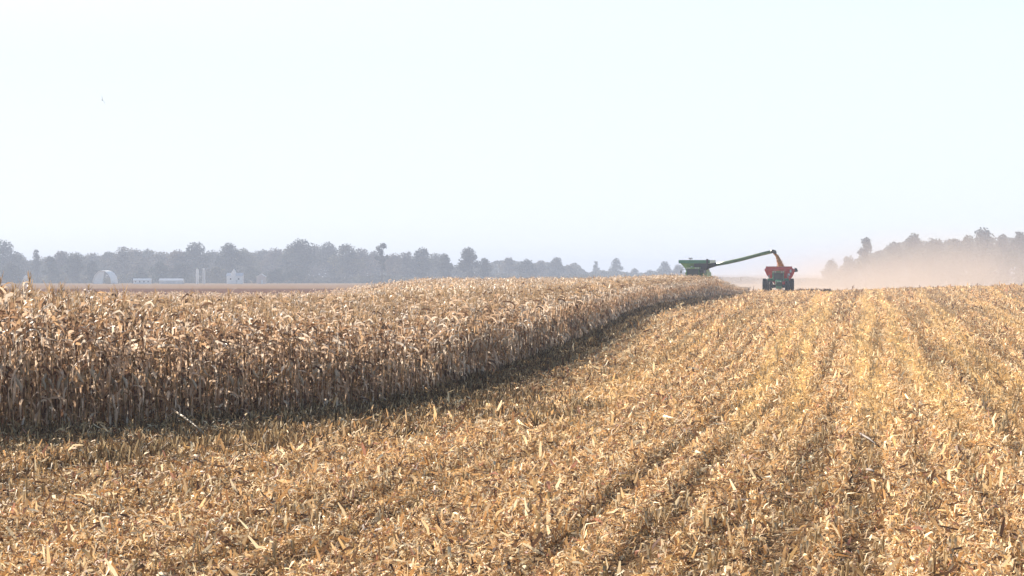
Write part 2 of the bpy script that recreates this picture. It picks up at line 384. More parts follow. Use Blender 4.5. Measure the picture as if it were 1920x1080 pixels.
def residue(Y0, Y1, dens, size):
    n = int(.49/2*(Y1**2 - Y0**2)*dens*1.04)
    Y = np.sqrt(rng.uniform(Y0**2, Y1**2, n)); X = rng.uniform(-.245, .245, n)*Y
    u = rowu(X, Y); ln = sm(lanes(u, Y), .28, .72); clump = vnoise(X, Y, .40)*.32 + vnoise(X, Y, 1.1)*.18 + ln*.5
    row = .5 + .5*np.cos(2*np.pi*u/.76)
    tw = track_w(X, Y)
    keep = (X < gedge(Y) - 5) == False
    keep &= rng.random(n) < np.clip(.18 + .95*sm(clump, .22, .62) + .8*tw, .06, 1)*(1 - .75*(1 - sm(X - gedge(Y) - .5, 0, 3.2 + 3*(1 - sm(Y, 48, 66)))))
    u, ln, X, Y, clump, row, tw = u[keep], ln[keep], X[keep], Y[keep], clump[keep], row[keep], tw[keep]; n = len(X)
    stand = rng.random(n) < (.17 - .14*np.clip(tw, 0, 1))
    L = np.clip(rng.lognormal(math.log(.082), .5, n), .03, .32)*size; W = np.minimum(L*rng.uniform(.08, .28, n), .05*size)
    pitch = np.where(stand, rng.uniform(.5, 1.4, n), rng.normal(0, .35, n))
    z = terrain(X, Y) + (.01 + rng.random(n)**1.6*(.03 + .19*sm(clump, .3, .75))*(1 - .7*np.clip(tw, 0, 1)))*(.6 + .4*size) + np.where(stand, L*.35, 0)
    base = PAL[rng.choice(8, n, p=[.20, .15, .15, .15, .14, .09, .03, .09])]*rng.uniform(.75, 1.15, n)[:, None]
    big = ln*.62 + vnoise(u, Y*.3, 4)*.2 + vnoise(X, Y, 9)*.18
    base = base*(.66 + .95*big)[:, None]
    base = base*(1 - .8*tw[:, None]) + .8*tw[:, None]*np.array((.80, .56, .25))*rng.uniform(.8, 1.15, n)[:, None]
    base = base*(.90 + .30*np.clip(tw, 0, 1))[:, None]
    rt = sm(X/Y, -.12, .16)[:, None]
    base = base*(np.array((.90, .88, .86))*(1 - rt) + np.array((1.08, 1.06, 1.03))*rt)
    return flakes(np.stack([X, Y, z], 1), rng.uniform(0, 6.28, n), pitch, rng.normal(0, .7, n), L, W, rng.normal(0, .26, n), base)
parts = [residue(20, 30, 950, .82), residue(30, 42, 750, .9), residue(42, 62, 420, 1.05), residue(62, 100, 250, 1.2), residue(100, 180, 85, 1.65), residue(180, 355, 20, 2.5)]
n = 0; VV, FF, CC = [], [], []
for v, f, c in parts: VV.append(v); FF.append(f + n); CC.append(c); n += len(v)
print('residue quads', sum(len(f) for f in FF))
tag(np_mesh('corn_residue', np.concatenate(VV), np.concatenate(FF), M_res, np.concatenate(CC)),
    'straw coloured chopped leaves, husks and stalk bits covering the harvested field', 'crop residue', kind='stuff')
# stumps in rows
SXl, SYl = [], []
for k in range(-6, 150):
    Yr = np.arange(20, 200, .19) + rng.uniform(-.07, .07, len(np.arange(20, 200, .19)))
    Xr = grow(Yr) + .5 + .76*k + rng.normal(0, .035, len(Yr))
    keep = (np.abs(Xr/Yr) < .24) & (Xr > gedge(Yr) + .3) & (rng.random(len(Yr)) < .6*np.minimum(1, 90/Yr))
    SXl.append(Xr[keep]); SYl.append(Yr[keep])
SX_ = np.concatenate(SXl); SY_ = np.concatenate(SYl); ns = len(SX_); print('stumps', ns)
svar = []
for i in range(6):
    r = np.random.default_rng(500+i); H = r.uniform(.08, .22); a = r.normal(0, .25, 2)
    v, f = tube_np([(0, 0, 0), (a[0]*H*.5, a[1]*H*.5, H*.5), (a[0]*H, a[1]*H, H)], [.014, .012, .011], 5)
    c = np.tile(np.array((.62, .44, .22))*r.uniform(.8, 1.2), (len(v), 1))
    pts = np.array([(0, 0, H*.3), (.03, 0, H*.8), (.09, .01, H*.9), (.13, .02, H*.4)])
    v2, f2 = frame_strip(pts, np.array([.02, .035, .03, .01]), np.array([0, 1., 0]))
    svar.append((np.concatenate([v, v2]), np.concatenate([f, f2 + len(v)]), np.concatenate([c, np.tile((.66, .50, .30), (len(v2), 1))])))
v, f, c = scatter(svar, np.stack([SX_, SY_, terrain(SX_, SY_)], 1), rng.uniform(.6, 1.35, ns), rng.uniform(0, 6.28, ns), rng.uniform(.7, 1.15, ns), rng.integers(0, 6, ns))
tag(np_mesh('corn_stubble', v, f, M_res, c), 'short cut corn stalk stumps standing in rows among the chopped residue', 'stubble', kind='stuff')
# weeds along the foot of the corn
n = 120000
Y = 30 + (rng.random(n)**1.6)*210; off = rng.random(n)**1.1*(1.5 + 5.3*(1 - sm(Y, 44, 64)))
X = gedge(Y) + off*np.sqrt(1 + np.minimum(np.gradient(GX, GY)[np.searchsorted(GY, Y) - 1], 1)**2) - .4
cl = vnoise(X, Y, .8); k = (rng.random(n) < .25 + cl) & (np.abs(X/Y) < .24); X, Y, cl = X[k], Y[k], cl[k]; n = len(X)
L = rng.uniform(.10, .30, n)*(.6 + .8*cl)*(1 + .8*sm(Y, 60, 200))
wc = np.array([(.16, .10, .05), (.28, .19, .10), (.55, .41, .23), (.12, .08, .045)])[rng.choice(4, n, p=[.3, .3, .25, .15])]*rng.uniform(.7, 1.2, n)[:, None]
v, f, c = flakes(np.stack([X, Y, terrain(X, Y) + L*.42], 1), rng.uniform(0, 6.28, n), rng.uniform(.7, 1.5, n), rng.normal(0, .6, n), L, L*.09 + .006*(1 + sm(Y, 60, 200)*2), rng.normal(0, .15, n), wc)
tag(np_mesh('weeds', v, f, M_res, c), 'low olive and straw weeds growing in the shade at the foot of the corn', 'weeds', kind='stuff')
M_stalk = mat('dry_stalk', (.62, .46, .28), .7, noise=.2, scale=8); M_stalk_d = mat('weathered_stalk', (.12, .07, .045), .8, noise=.2, scale=8)
def px(x, y, z=.0):
    d = (3.0 - z)*4500/(y - 509); return Vector(((x - 960)/4500*d, d, z))
FS = 1.55   # the far trees and farm stand this much farther off than first measured
def at(x, d, z=0): return Vector(((x - 960)/4500*d, d, z))
for (x0, y0, x1, y1, h0, h1, m_, lb) in (
        (322, 806, 392, 834, .42, .14, M_stalk, 'long pale fallen corn stalk lying near the edge of the corn shadow at the left'),
        (1613, 829, 1650, 847, .16, .08, M_stalk_d, 'dark fallen stalk slanting across pale residue on the right, the longer and upper of two'),
        (1626, 896, 1646, 901, .12, .09, M_stalk_d, 'short dark stalk piece lying below a longer one on the right'),
        (1790, 1062, 1842, 1083, .12, .05, M_stalk_d, 'thick dark stalk at the bottom right edge of the field')):
    a, b = px(x0, y0), px(x1, y1); a.z = float(terrain(a.x, a.y)) + h0; b.z = float(terrain(b.x, b.y)) + h1
    mid_ = (a + b)/2 + Vector((0, 0, .02)); c0 = empty('fallen_stalk', (mid_.x, mid_.y, 0))
    o = MB().tube([a - c0.location, mid_ - c0.location, b - c0.location], [.020, .018, .013], 7).build('stem', m_, c0, smooth=True)
    q = mid_ - c0.location
    MB().add([q + Vector(p) for p in ((0, 0, .01), (.02, -.02, .05), (.12, -.03, .05), (.12, -.0, .02), (.2, -.05, -.02))], [(0, 1, 2, 3), (3, 2, 4)]).build('leaf', M_stalk, c0)
    tag(c0, lb, 'corn stalk')

# ------------------------------------------------------------------ trees
TREE_COL = {'dark': (.050, .055, .035), 'olive': (.085, .08, .045), 'brown': (.11, .08, .055), 'grey': (.12, .105, .085), 'pine': (.035, .048, .035)}
def tree(px_x, top, wpx, d, kind='dark', shape='round', label=None, group=None, gz=None, seed=0, base=.12):
    d *= FS*(.85 if d > 1150 else 1); r = np.random.default_rng(seed); loc = at(px_x, d); z0 = float(terrain(loc.x, loc.y)) if gz is None else gz
    H = 3 - (top - 509)*d/4500 - z0; Rw = wpx/2*d/4500
    root = empty('shrub' if H < 6 else 'tree', (loc.x, loc.y, z0)); tag(root, label, 'shrub' if H < 6 else 'tree', group)
    t = MB(); th = H*.72
    t.tube([(0, 0, -.3), (r.normal(0, .15), 0, th*.45), (r.normal(0, .3), r.normal(0, .3), th)], [H*.022 + .08, H*.016 + .04, .06], 7)
    for k in range(6):
        a = r.uniform(0, 6.28); z1 = th*r.uniform(.35, .8); e = r.uniform(.5, .8)
        t.tube([(0, 0, z1), (math.cos(a)*Rw*.35, math.sin(a)*Rw*.35, z1 + H*.09), (math.cos(a)*Rw*e, math.sin(a)*Rw*e, z1 + H*.2)], [H*.009+.03, H*.006+.02, .03], 5)
    t.build('trunk', M_bark, root, smooth=True)
    nl = {'round': 11, 'wide': 15, 'column': 9, 'lolly': 8}[shape]
    ctr, rad = [], []
    zb = H*base
    for k in range(nl):
        f = (k + .5)/nl; zz = zb + (H - zb)*f
        if shape == 'lolly': prof = .9 if f > .68 else (.55 if f < .5 else .2)
        elif shape == 'column': prof = .95*math.sin(math.pi*min(.15 + f*.85, 1))**.5
        else: prof = math.sin(math.pi*(.18 + .8*f))**.6
        q = Rw*prof; lr = min(max(Rw*.42, .6), (H - zb)*.24)*r.uniform(.75, 1.2)
        a = r.uniform(0, 6.28) if k else 0; rr = max(q - lr, 0)*math.sqrt(r.random())
        ctr.append((rr*math.cos(a), rr*math.sin(a), min(max(zz, zb + lr*.8), H - lr*.75))); rad.append(lr)
    for sx in (-1, 1):   # widen the silhouette
        ctr.append((sx*(Rw - Rw*.36), 0, zb + (H-zb)*r.uniform(.35, .6))); rad.append(Rw*.36)
    if shape != 'lolly': ctr.append((0, 0, zb + (H-zb)*.5)); rad.append(min(Rw*.8, (H-zb)*.5)); ctr.append((0, 0, zb + (H-zb)*.72)); rad.append(min(Rw*.62, (H-zb)*.3))
    ctr = np.array(ctr); rad = np.array(rad); fs_ = .20 + .016*H
    n = int(np.clip(120*len(rad)*(rad.mean()/2.8)**1.2, 600, 2600))
    pk = r.choice(len(rad), n, p=rad**2/np.sum(rad**2)); dv = r.normal(0, 1, (n, 3)); dv /= np.linalg.norm(dv, axis=1)[:, None]
    rr = rad[pk]*(r.random(n)**.45)*r.uniform(.9, 1.12, n)
    P = ctr[pk] + dv*rr[:, None]*np.array((1, 1, .82))
    L = fs_*r.uniform(1.0, 2.2, n)
    base_c = np.array(TREE_COL[kind])*r.uniform(.85, 1.15); cc = base_c*(r.uniform(.6, 1.5, (len(rad), 1))[pk])*r.uniform(.7, 1.35, (n, 1))
    v, f, c = flakes(P, r.uniform(0, 6.28, n), r.normal(0, .8, n), r.normal(0, 1.2, n), L, L*.8, r.normal(0, .2, n), cc)
    np_mesh('crown', v, f, M_tree, c, root)
    return root
MASS = 'tall hazy tree of the long grey green tree line behind the farm buildings'
G1 = 'trees of the long tree line on the left'
rear = [  # x, top, width, kind, shape, label
    (6, 450, 54, 'dark', 'round', 'tall dark tree cut by the left border'),
    (34, 474, 34, 'grey', 'round', None), (68, 468, 15, 'olive', 'column', 'small pointed tree alone in the low notch at the far left'),
    (56, 486, 36, 'dark', 'round', None), (92, 479, 38, 'grey', 'round', None), (115, 469, 34, 'brown', 'round', None), (146, 472, 40, 'olive', 'round', None),
    (176, 473, 36, 'grey', 'round', None), (205, 470, 36, 'dark', 'round', None), (232, 462, 44, 'grey', 'wide', None), (252, 466, 34, 'brown', 'round', None),
    (278, 466, 34, 'olive', 'round', None), (304, 470, 36, 'grey', 'round', None), (334, 467, 36, 'brown', 'round', None),
    (366, 454, 50, 'dark', 'round', 'tall round topped tree rising above the line behind the two white silos'),
    (396, 468, 34, 'grey', 'round', None), (430, 456, 42, 'dark', 'round', 'narrow topped tall tree rising behind the white farmhouse'),
    (456, 465, 38, 'olive', 'round', None), (486, 467, 36, 'grey', 'round', None), (516, 464, 38, 'brown', 'round', None),
    (564, 448, 54, 'dark', 'wide', 'highest tree of the left tree line with a ragged peak'),
    (546, 458, 34, 'olive', 'round', None), (590, 458, 32, 'grey', 'round', None), (615, 454, 36, 'dark', 'round', None), (650, 456, 40, 'olive', 'wide', None),
    (676, 465, 36, 'brown', 'round', None), (702, 470, 28, 'grey', 'round', None), (738, 474, 30, 'brown', 'round', None), (762, 472, 30, 'grey', 'round', None),
    (790, 465, 34, 'dark', 'round', 'domed dark tree near the right end of the long tree line'), (814, 474, 30, 'olive', 'round', None),
    (834, 475, 26, 'dark', 'round', 'last tree at the right end of the long tree line, steep sided'),
    ]
i = 0
for (x, top, wd, kd, sh, lb) in rear:
    i += 1
    if lb: tree(x, top, wd*1.5, 960 + 30*math.sin(i*2.1), kd, sh, lb, seed=i)
    else: tree(x, top + 1, wd*1.9, 1010 + 50*math.sin(i*1.7), kd, sh, MASS, G1, seed=i)
single = [
    (716, 456, 24, 880, 'dark', 'lolly', 'slim tree with a small round tuft held above its wider crown', .3),
    (878, 463, 40, 930, 'dark', 'round', 'lone tall rounded tree in the gap just right of the long tree line', .1),
    (908, 483, 28, 930, 'dark', 'round', 'lower dark tree touching the right side of the lone rounded tree', .05),
    (954, 482, 34, 1250, 'grey', 'round', 'pale rounded tree starting the low group left of the middle', .05),
    (988, 486, 40, 1200, 'dark', 'wide', 'dark broad low tree second in the group left of the middle', .05),
    (1014, 488, 30, 1300, 'grey', 'round', 'faint small tree between the two broader ones of the middle group', .05),
    (1042, 482, 34, 1300, 'dark', 'round', 'taller rounded tree in the low middle group', .05),
    (1070, 496, 34, 1300, 'grey', 'round', 'short wide tree ending the middle group on its right', .03),
    (1117, 489, 13, 1500, 'dark', 'column', 'tiny narrow faint tree standing alone right of the middle group', .05),
    (1155, 484, 24, 1480, 'dark', 'column', 'upright faint tree standing alone between the tiny narrow one and the combine', .08),
    (1190, 503, 22, 1500, 'grey', 'round', 'very low faint bush on the horizon right of the upright lone tree', .02),
    (1246, 490, 26, 1450, 'dark', 'round', 'faint rounded tree just left of the combine harvester', .04),
    (1272, 496, 26, 1450, 'grey', 'round', 'faint low tree partly behind the left side of the combine harvester', .03),
    (1218, 506, 30, 1480, 'grey', 'wide', 'low faint scrubby tree left of the rounded one by the combine', .02),
    # nearer dark trees by the farm buildings
    (264, 502, 26, 875, 'pine', 'round', 'small dark evergreen right above the bright long white shed', .05),
    (300, 490, 38, 880, 'pine', 'round', 'dark full tree above the left part of the low pale barn', .05),
    (336, 493, 40, 890, 'pine', 'wide', 'dark broad tree above the right part of the low pale barn', .05),
    (405, 500, 42, 880, 'olive', 'round', 'dark leafy tree between the silos and the farmhouse', .05),
    (476, 501, 38, 890, 'dark', 'round', 'dark tree right beside the white farmhouse', .05),
    (520, 503, 40, 880, 'pine', 'wide', 'dark spreading low tree right of the pinkish shed', .03),
    (552, 504, 36, 885, 'pine', 'round', 'dark rounded low tree at the right end of the near dark clump', .03),
    (96, 480, 30, 905, 'dark', 'round', 'bluish dark tree in front of the line, right of the small white hut', .05),
    (138, 478, 38, 900, 'dark', 'round', 'broad dark tree in front of the line, left of the round roofed barn', .05),
    (174, 488, 26, 905, 'pine', 'round', 'dark tree rising straight behind the left side of the round roofed barn', .05),
    (20, 492, 44, 880, 'dark', 'wide', 'wide dark tree low at the left border, left of the white hut', .03),
    # right, beyond the dust
    (1624, 445, 36, 860, 'dark', 'round', 'squarish dark tree standing apart at the left end of the right tree line', .1),
    (1676, 455, 46, 880, 'dark', 'wide', 'sloping topped tree next right of the squarish one above the dust', .1),
    (1712, 438, 38, 880, 'dark', 'round', 'first tall peak of the right tree line above the dust', .1),
    (1750, 447, 46, 890, 'dark', 'wide', 'flat topped tree between the two peaks of the right tree line', .1),
    (1790, 448, 40, 880, 'olive', 'round', 'rounded tree left of the highest peak on the right', .1),
    (1842, 428, 50, 870, 'dark', 'wide', 'highest tree of the right tree line with a broad peak', .1),
    (1815, 441, 34, 885, 'olive', 'round', 'tree filling the left shoulder of the highest right peak', .1),
    (1880, 440, 34, 880, 'grey', 'round', 'thinner pale tree just right of the highest right peak', .1),
    (1912, 434, 40, 870, 'dark', 'round', 'dark tree cut by the right border of the photo', .1),
    (1652, 470, 34, 900, 'dark', 'round', 'low tree in the notch right of the squarish dark tree', .05),
    (1592, 479, 34, 930, 'grey', 'round', 'low faint tree half sunk in dust left of the squarish dark tree', .03),
    (1560, 486, 34, 980, 'grey', 'round', 'faintest low tree showing through the dust right of the grain cart', .03),
    ]
for s in single:
    i += 1; tree(s[0], s[1], s[2]*(1.5 if s[0] > 1640 else 1.25 if s[0] < 1600 else 1.1), s[3], s[4], s[5], s[6], seed=i, base=s[7])
# far wood: one low mass behind
r = np.random.default_rng(77)
n = 42000; xs = r.uniform(-30, 1960, n)
prof = np.interp(xs, [-30, 60, 240, 560, 830, 850, 930, 1080, 1100, 1240, 1300, 1550, 1580, 1640, 1700, 1960], [480, 490, 478, 474, 490, 500, 493, 496, 511, 514, 522, 522, 500, 476, 455, 446])
d = 1700 + r.uniform(-25, 45, n) + 200*sm(xs, 850, 950)*(1-sm(xs, 1400, 1500)) - 180*sm(xs, 1500, 1560)
X = (xs - 960)/4500*d; z0 = terrain(X, d); zt = 3 - (prof - 509 - 9*(vnoise(X, d*0, 9) - .5))*d/4500
n_z = z0 + (zt - z0)*r.random(n)**.7
nb = 9000   # brush at the foot of the wood
xb = np.concatenate([r.uniform(-30, 860, 7000), r.uniform(860, 1290, 2000)]); db_ = np.where(xb < 860, 1440, 1560) + r.uniform(-15, 40, nb)
Xb = (xb - 960)/4500*db_; zb_ = terrain(Xb, db_) + r.random(nb)*(2 + 4*vnoise(Xb, Xb*0, 14))
X = np.concatenate([X, Xb]); d = np.concatenate([d, db_]); n_z = np.concatenate([n_z, zb_]); n += nb
cc = np.array((.075, .07, .045))*(.6 + .9*vnoise(X, n_z*2, 6))[:, None]*r.uniform(.8, 1.2, n)[:, None]
L = r.uniform(1.1, 2.5, n)
v, f, c = flakes(np.stack([X, d, n_z], 1), r.uniform(0, 6.28, n), r.normal(0, .8, n), r.normal(0, 1.2, n), L, L*.8, r.normal(0, .2, n), cc)
tag(np_mesh('far_wood', v, f, M_tree, c), 'faint grey green wood filling the horizon behind the single trees', 'woodland', kind='stuff')

# ------------------------------------------------------------------ farm buildings
M_white = mat('white_paint', (.88, .88, .87), .5, noise=.05, scale=1); M_pale = mat('pale_siding', (.60, .60, .60), .6, noise=.06, scale=1)
M_pink = mat('faded_siding', (.55, .44, .40), .6, noise=.06, scale=1)
M_roofm = mat('metal_roof', (.62, .63, .66), .35, .3, noise=.08, scale=1); M_roofd = mat('shingle_roof', (.35, .33, .34), .8, noise=.1)
M_dark = mat('dark_opening', (.06, .06, .07), .5); M_glass = mat('window_glass', (.05, .06, .07), .08, spec=.8)
def gable(name, x, top, wpx, eave, d, dep, wallm, roofm, label, cat, ry=0, doors=1, wins=2, base_px=535, along=True):
    d *= FS; L = at(x, d); z0 = float(terrain(L.x, L.y)); root = empty(name, (L.x, L.y, z0), ry); tag(root, label, cat)
    W = wpx*d/4500; Ht = 3 - (top-509)*d/4500 - z0; He = 3 - (eave-509)*d/4500 - z0
    wl = MB()
    if along:   # ridge runs along x
        wl.prism([(-dep/2, 0), (dep/2, 0), (dep/2, He), (0, Ht-.1), (-dep/2, He)], -W/2, W/2)
        wl.build('wall', wallm, root)
        rf = MB()
        for s in (-1, 1):
            rf.prism([(s*(dep/2+.25), He-.08), (0, Ht), (0, Ht+.14), (s*(dep/2+.25), He+.06)], -W/2-.25, W/2+.25)
        rf.build('roof', roofm, root)
    else:       # gable faces the camera
        vs = [(-W/2, 0), (W/2, 0), (W/2, He), (0, Ht-.1), (-W/2, He)]
        wl.add([(a, -dep/2, b) for a, b in vs] + [(a, dep/2, b) for a, b in vs], [(4, 3, 2, 1, 0), (5, 6, 7, 8, 9)] + [(k, (k+1) % 5, 5+(k+1) % 5, 5+k) for k in range(5)])
        wl.build('wall', wallm, root); rf = MB()
        for s in (-1, 1):
            q = [(s*(W/2+.2), He-.06), (0, Ht), (0, Ht+.14), (s*(W/2+.2), He+.06)]
            rf.add([(a, -dep/2-.2, b) for a, b in q] + [(a, dep/2+.2, b) for a, b in q], [(3, 2, 1, 0), (4, 5, 6, 7)] + [(k, (k+1) % 4, 4+(k+1) % 4, 4+k) for k in range(4)])
        rf.build('roof', roofm, root)
    hh = min(He*.8, 2.1)
    for k in range(doors):
        xx = -W/2 + W*(k+.5)/doors + (W*.12 if doors == 1 else 0)
        dr = MB().box(xx, -dep/2-.03, hh/2, min(1.0, W*.2), .06, hh).build('door', M_roofm, root)
        MB().box(xx+.3*min(1.0, W*.2), -dep/2-.08, hh*.48, .05, .06, .12).build('handle', M_dark, dr)
    for k in range(wins):
        xx = -W/2 + W*(k+.5)/wins - (.0 if doors else 0)
        if doors == 1 and abs(xx - W*.12) < .9: xx -= 1.2
        fr = MB(); wz = He*.62; ww, wh = .42, min(.5, He*.2)
        for s in (-1, 1): fr.box(xx + s*ww, -dep/2-.04, wz, .08, .08, wh*2+.16); fr.box(xx, -dep/2-.04, wz + s*wh, ww*2-.08, .08, .08)
        wn = fr.build('window', M_white, root)
        MB().box(xx, -dep/2-.015, wz, ww*2-.08, .03, wh*2-.08).build('pane', M_glass, wn)
    return root
# round roofed barn
L = at(191, 850*FS); z0 = float(terrain(L.x, L.y)); root = empty('round_roof_barn', (L.x, L.y, z0), R(-14)); tag(root, 'white round roofed barn with an open dark end, largest building at the left', 'barn')
Wb = 5.5; Hb = 7.3; arc = [(Wb*math.cos(a), .6 + (Hb-.6)*math.sin(a)) for a in np.linspace(0, math.pi, 15)]
mb = MB(); no = len(arc); Dp = 9
def arcs(sc_, y): return [(x*sc_, y, z if k not in (0, no-1) else z) for k, (x, z) in enumerate([(x, (z-.6)*sc_+.6) for x, z in arc])]
o1, i1, o2, i2 = arcs(1, 0), arcs(.965, 0), arcs(1, Dp), arcs(.965, Dp); vv = o1+i1+o2+i2; ff = []
for k in range(no-1):
    ff += [(k, k+1, 2*no+k+1, 2*no+k), (no+k+1, no+k, 3*no+k, 3*no+k+1), (k+1, k, no+k, no+k+1), (2*no+k, 2*no+k+1, 3*no+k+1, 3*no+k)]
mb.add(vv, ff).build('roof', M_white, root, smooth=False)
mb = MB()
for s in (-1, 1): mb.box(s*Wb*.985, Dp/2, .3, .12, Dp, .62)
mb.build('base_wall', M_pale, root)
e = MB(); k = 7   # closed half of the front end
pts = [(-Wb*.955, 1.0, 0)] + [(x*.955, 1.0, (z-.6)*.955+.6) for x, z in arc[::-1][:9]] + [(-.1, 1.0, 0)]
q = len(pts); e.add(pts + [(x, 1.1, z) for x, y, z in pts], [tuple(range(q)), tuple(range(2*q-1, q-1, -1))] + [(j, (j+1) % q, q+(j+1) % q, q+j) for j in range(q)]).build('end_wall', M_white, root)
MB().box(2.0, 5.5, 1.5, 3.0, 4.0, 3.0).build('hay_stack', mat('hay', (.40, .30, .16), .9), root, bevel=.1)
root = gable('hut', 48.5, 517, 9, 520.5, 860, 2.2, M_white, M_white, 'small bright white hut at the far left behind the corn tops', 'hut', doors=1, wins=0, along=False)
gable('long_shed', 267, 522.5, 32, 525.5, 845, 4, M_white, M_white, 'bright long low white shed with a row of small windows', 'shed', doors=0, wins=4)
gable('low_barn', 322, 522.5, 44, 526, 850, 6, M_pale, M_roofm, 'long low pale grey barn between the white shed and the silos', 'barn', doors=2, wins=2)
gable('small_shed', 490, 513.5, 17, 519, 855, 4, M_pink, M_roofm, 'small faded pinkish shed right of the farmhouse', 'shed', doors=1, wins=0, along=False)
hs_ = gable('farmhouse', 441, 512, 30, 517.5, 850, 6, M_white, M_roofm, 'white farmhouse with a narrow pointed gable rising from its roof', 'house', doors=1, wins=2)
Hh = 3 - (504-509)*850*FS/4500 - hs_.location.z
g = MB(); vs = [(-1.7, 3.0), (.6, 3.0), (.6, Hh-2.0), (-.55, Hh), (-1.7, Hh-2.0)]
g.add([(a, -3.3, b) for a, b in vs] + [(a, -.2, b) for a, b in vs], [(4, 3, 2, 1, 0), (5, 6, 7, 8, 9)] + [(k, (k+1) % 5, 5+(k+1) % 5, 5+k) for k in range(5)]).build('dormer', M_white, hs_)
MB().box(1.6, .6, Hh-1.0, .5, .5, 1.2).build('chimney', M_roofd, hs_)
for (x, lb) in ((370, 'slender white silo, the brighter left one of two'), (382.5, 'slender pale silo, the fainter right one of two')):
    L = at(x, 865*FS); z0 = float(terrain(L.x, L.y)); root = empty('silo', (L.x, L.y, z0)); tag(root, lb, 'silo', 'pair of slender silos')
    Hs = 3 - (503-509)*865*FS/4500 - z0; m_ = M_white if x < 375 else M_pale
    b = MB(); b.tube([(0, 0, -.2), (0, 0, Hs-.6)], .72, 18); b.build('body', m_, root, smooth=False)
    b = MB()
    for zz in np.arange(.6, Hs-.6, .8): b.tube([(0, 0, zz), (0, 0, zz+.07)], .75, 18)
    b.build('hoop', M_roofm, root)
    MB().tube([(0, 0, Hs-.62), (0, 0, Hs-.3), (0, 0, Hs-.05)], [.78, .5, .08], 18).build('dome', M_roofm, root, smooth=True)
    b = MB()
    for s in (-.12, .12): b.box(s, -.8, Hs*.45, .04, .04, Hs*.85)
    for zz in np.arange(.3, Hs*.85, .35): b.box(0, -.8, zz, .2, .03, .03)
    b.build('ladder', M_roofd, root)

# ------------------------------------------------------------------ machines
GREEN = mat('green_paint', (.045, .22, .05), .35, noise=.15, scale=3, coat=.3); ARM = mat('olive_arm_paint', (.12, .24, .08), .45, noise=.15, scale=2); GREEN2 = mat('dusty_green_paint', (.27, .50, .16), .5, noise=.15, scale=2)
DGREEN = mat('deep_green_paint', (.018, .24, .10), .35, noise=.15, scale=3, coat=.3)
YEL = mat('yellow_rim_paint', (.62, .42, .03), .45); RED = mat('red_paint', (.72, .035, .02), .4, noise=.12, scale=2, coat=.2)
REDD = mat('dusty_red_paint', (.62, .16, .11), .6, noise=.15, scale=2)
BLK = mat('black_rubber', (.022, .021, .022), .85, noise=.2, scale=4); BLKM = mat('black_metal', (.03, .03, .032), .5)
GREY = mat('grey_steel', (.25, .25, .25), .4, .6); GLS = mat('cab_glass', (.03, .05, .05), .15, spec=.35, noise=.05)
LAMP = mat('lamp_lens', (.8, .8, .78), .1, spec=1); AMB = mat('amber_lens', (.8, .25, .02), .2); DECAL = mat('white_decal', (.78, .76, .74), .5, noise=.03)
def wheel(parent, x, y, r, wd, rimm=YEL, lugs=22, name='wheel'):
    wl = empty(name, (x, y, r)); wl.parent = parent
    t = MB(); ri = r*.56
    t.lathe_x([(-wd*.42, ri), (-wd*.5, ri*1.15), (-wd*.5, r*.88), (-wd*.40, r*.955), (0, r*.965), (wd*.40, r*.955), (wd*.5, r*.88), (wd*.5, ri*1.15), (wd*.42, ri)], n=30)
    for k in range(lugs):
        for s in (-1, 1):
            a = 2*math.pi*(k + (.25 if s > 0 else -.25))/lugs; a2 = a + .14
            p0 = Vector((s*wd*.04, math.cos(a)*r*.955, math.sin(a)*r*.955)); p1 = Vector((s*wd*.47, math.cos(a2)*r*.93, math.sin(a2)*r*.93))
            n0 = Vector((0, math.cos(a), math.sin(a))); n1 = Vector((0, math.cos(a2), math.sin(a2))); h = r*.045; t0 = Vector((0, -math.sin(a), math.cos(a)))*r*.032
            t.hexa([p0-t0, p1-t0, p1+t0, p0+t0, p0-t0+n0*h, p1-t0+n1*h, p1+t0+n1*h, p0+t0+n0*h])
    t.build('tyre', BLK, wl)
    m = MB(); m.lathe_x([(-wd*.45, ri*.98), (-wd*.3, ri*.85), (-wd*.12, ri*.8), (-wd*.1, ri*.3), (-wd*.3, ri*.28), (-wd*.3, .001)], n=24)
    m.lathe_x([(wd*.45, ri*.98), (wd*.3, ri*.85), (wd*.12, ri*.8), (wd*.1, ri*.3), (wd*.3, ri*.28), (wd*.3, .001)], n=24)
    m.build('rim', rimm, wl, smooth=False)
    return wl
def place(name, x, d, rz, label, cat):
    L = at(x, d); o = empty(name, (L.x, L.y, float(terrain(L.x, L.y))), rz); return tag(o, label, cat)

# tractor, nose towards the camera (local -Y)
TD = 343; HEAD = R(-8)
T = place('tractor', 1459.5, TD, R(-4.5), 'green tractor with dual wheels coming head on, pulling the red grain cart', 'tractor')
for (x, y, r_, wd) in ((-1.28, 1.1, 1.0, .52), (1.28, 1.1, 1.0, .52), (-1.98, 1.1, 1.0, .52), (1.98, 1.1, 1.0, .52), (-1.12, -1.75, .78, .46), (1.12, -1.75, .78, .46)): wheel(T, x, y, r_, wd)
h = MB(); h.prism([(-2.35, .95), (-2.45, 1.35), (-2.25, 1.62), (-.3, 1.86), (-.3, .9)], -.44, .44); h.build('hood', DGREEN, T, bevel=.06)
g = MB()
for k in range(7): g.box(0, -2.46 + .012*k*0, 1.02 + .075*k, .62, .06, .03)
g.box(-.32, -2.44, 1.25, .04, .08, .6); g.box(.32, -2.44, 1.25, .04, .08, .6)
g.build('grille', BLKM, T)
for s in (-1, 1): MB().box(s*.20, -2.44, 1.54, .24, .10, .12).build('headlight', LAMP, T, bevel=.02)
MB().box(0, -2.55, .72, .7, .45, .42).box(0, -2.82, .72, .9, .16, .36).build('front_weights', DGREEN, T, bevel=.03)
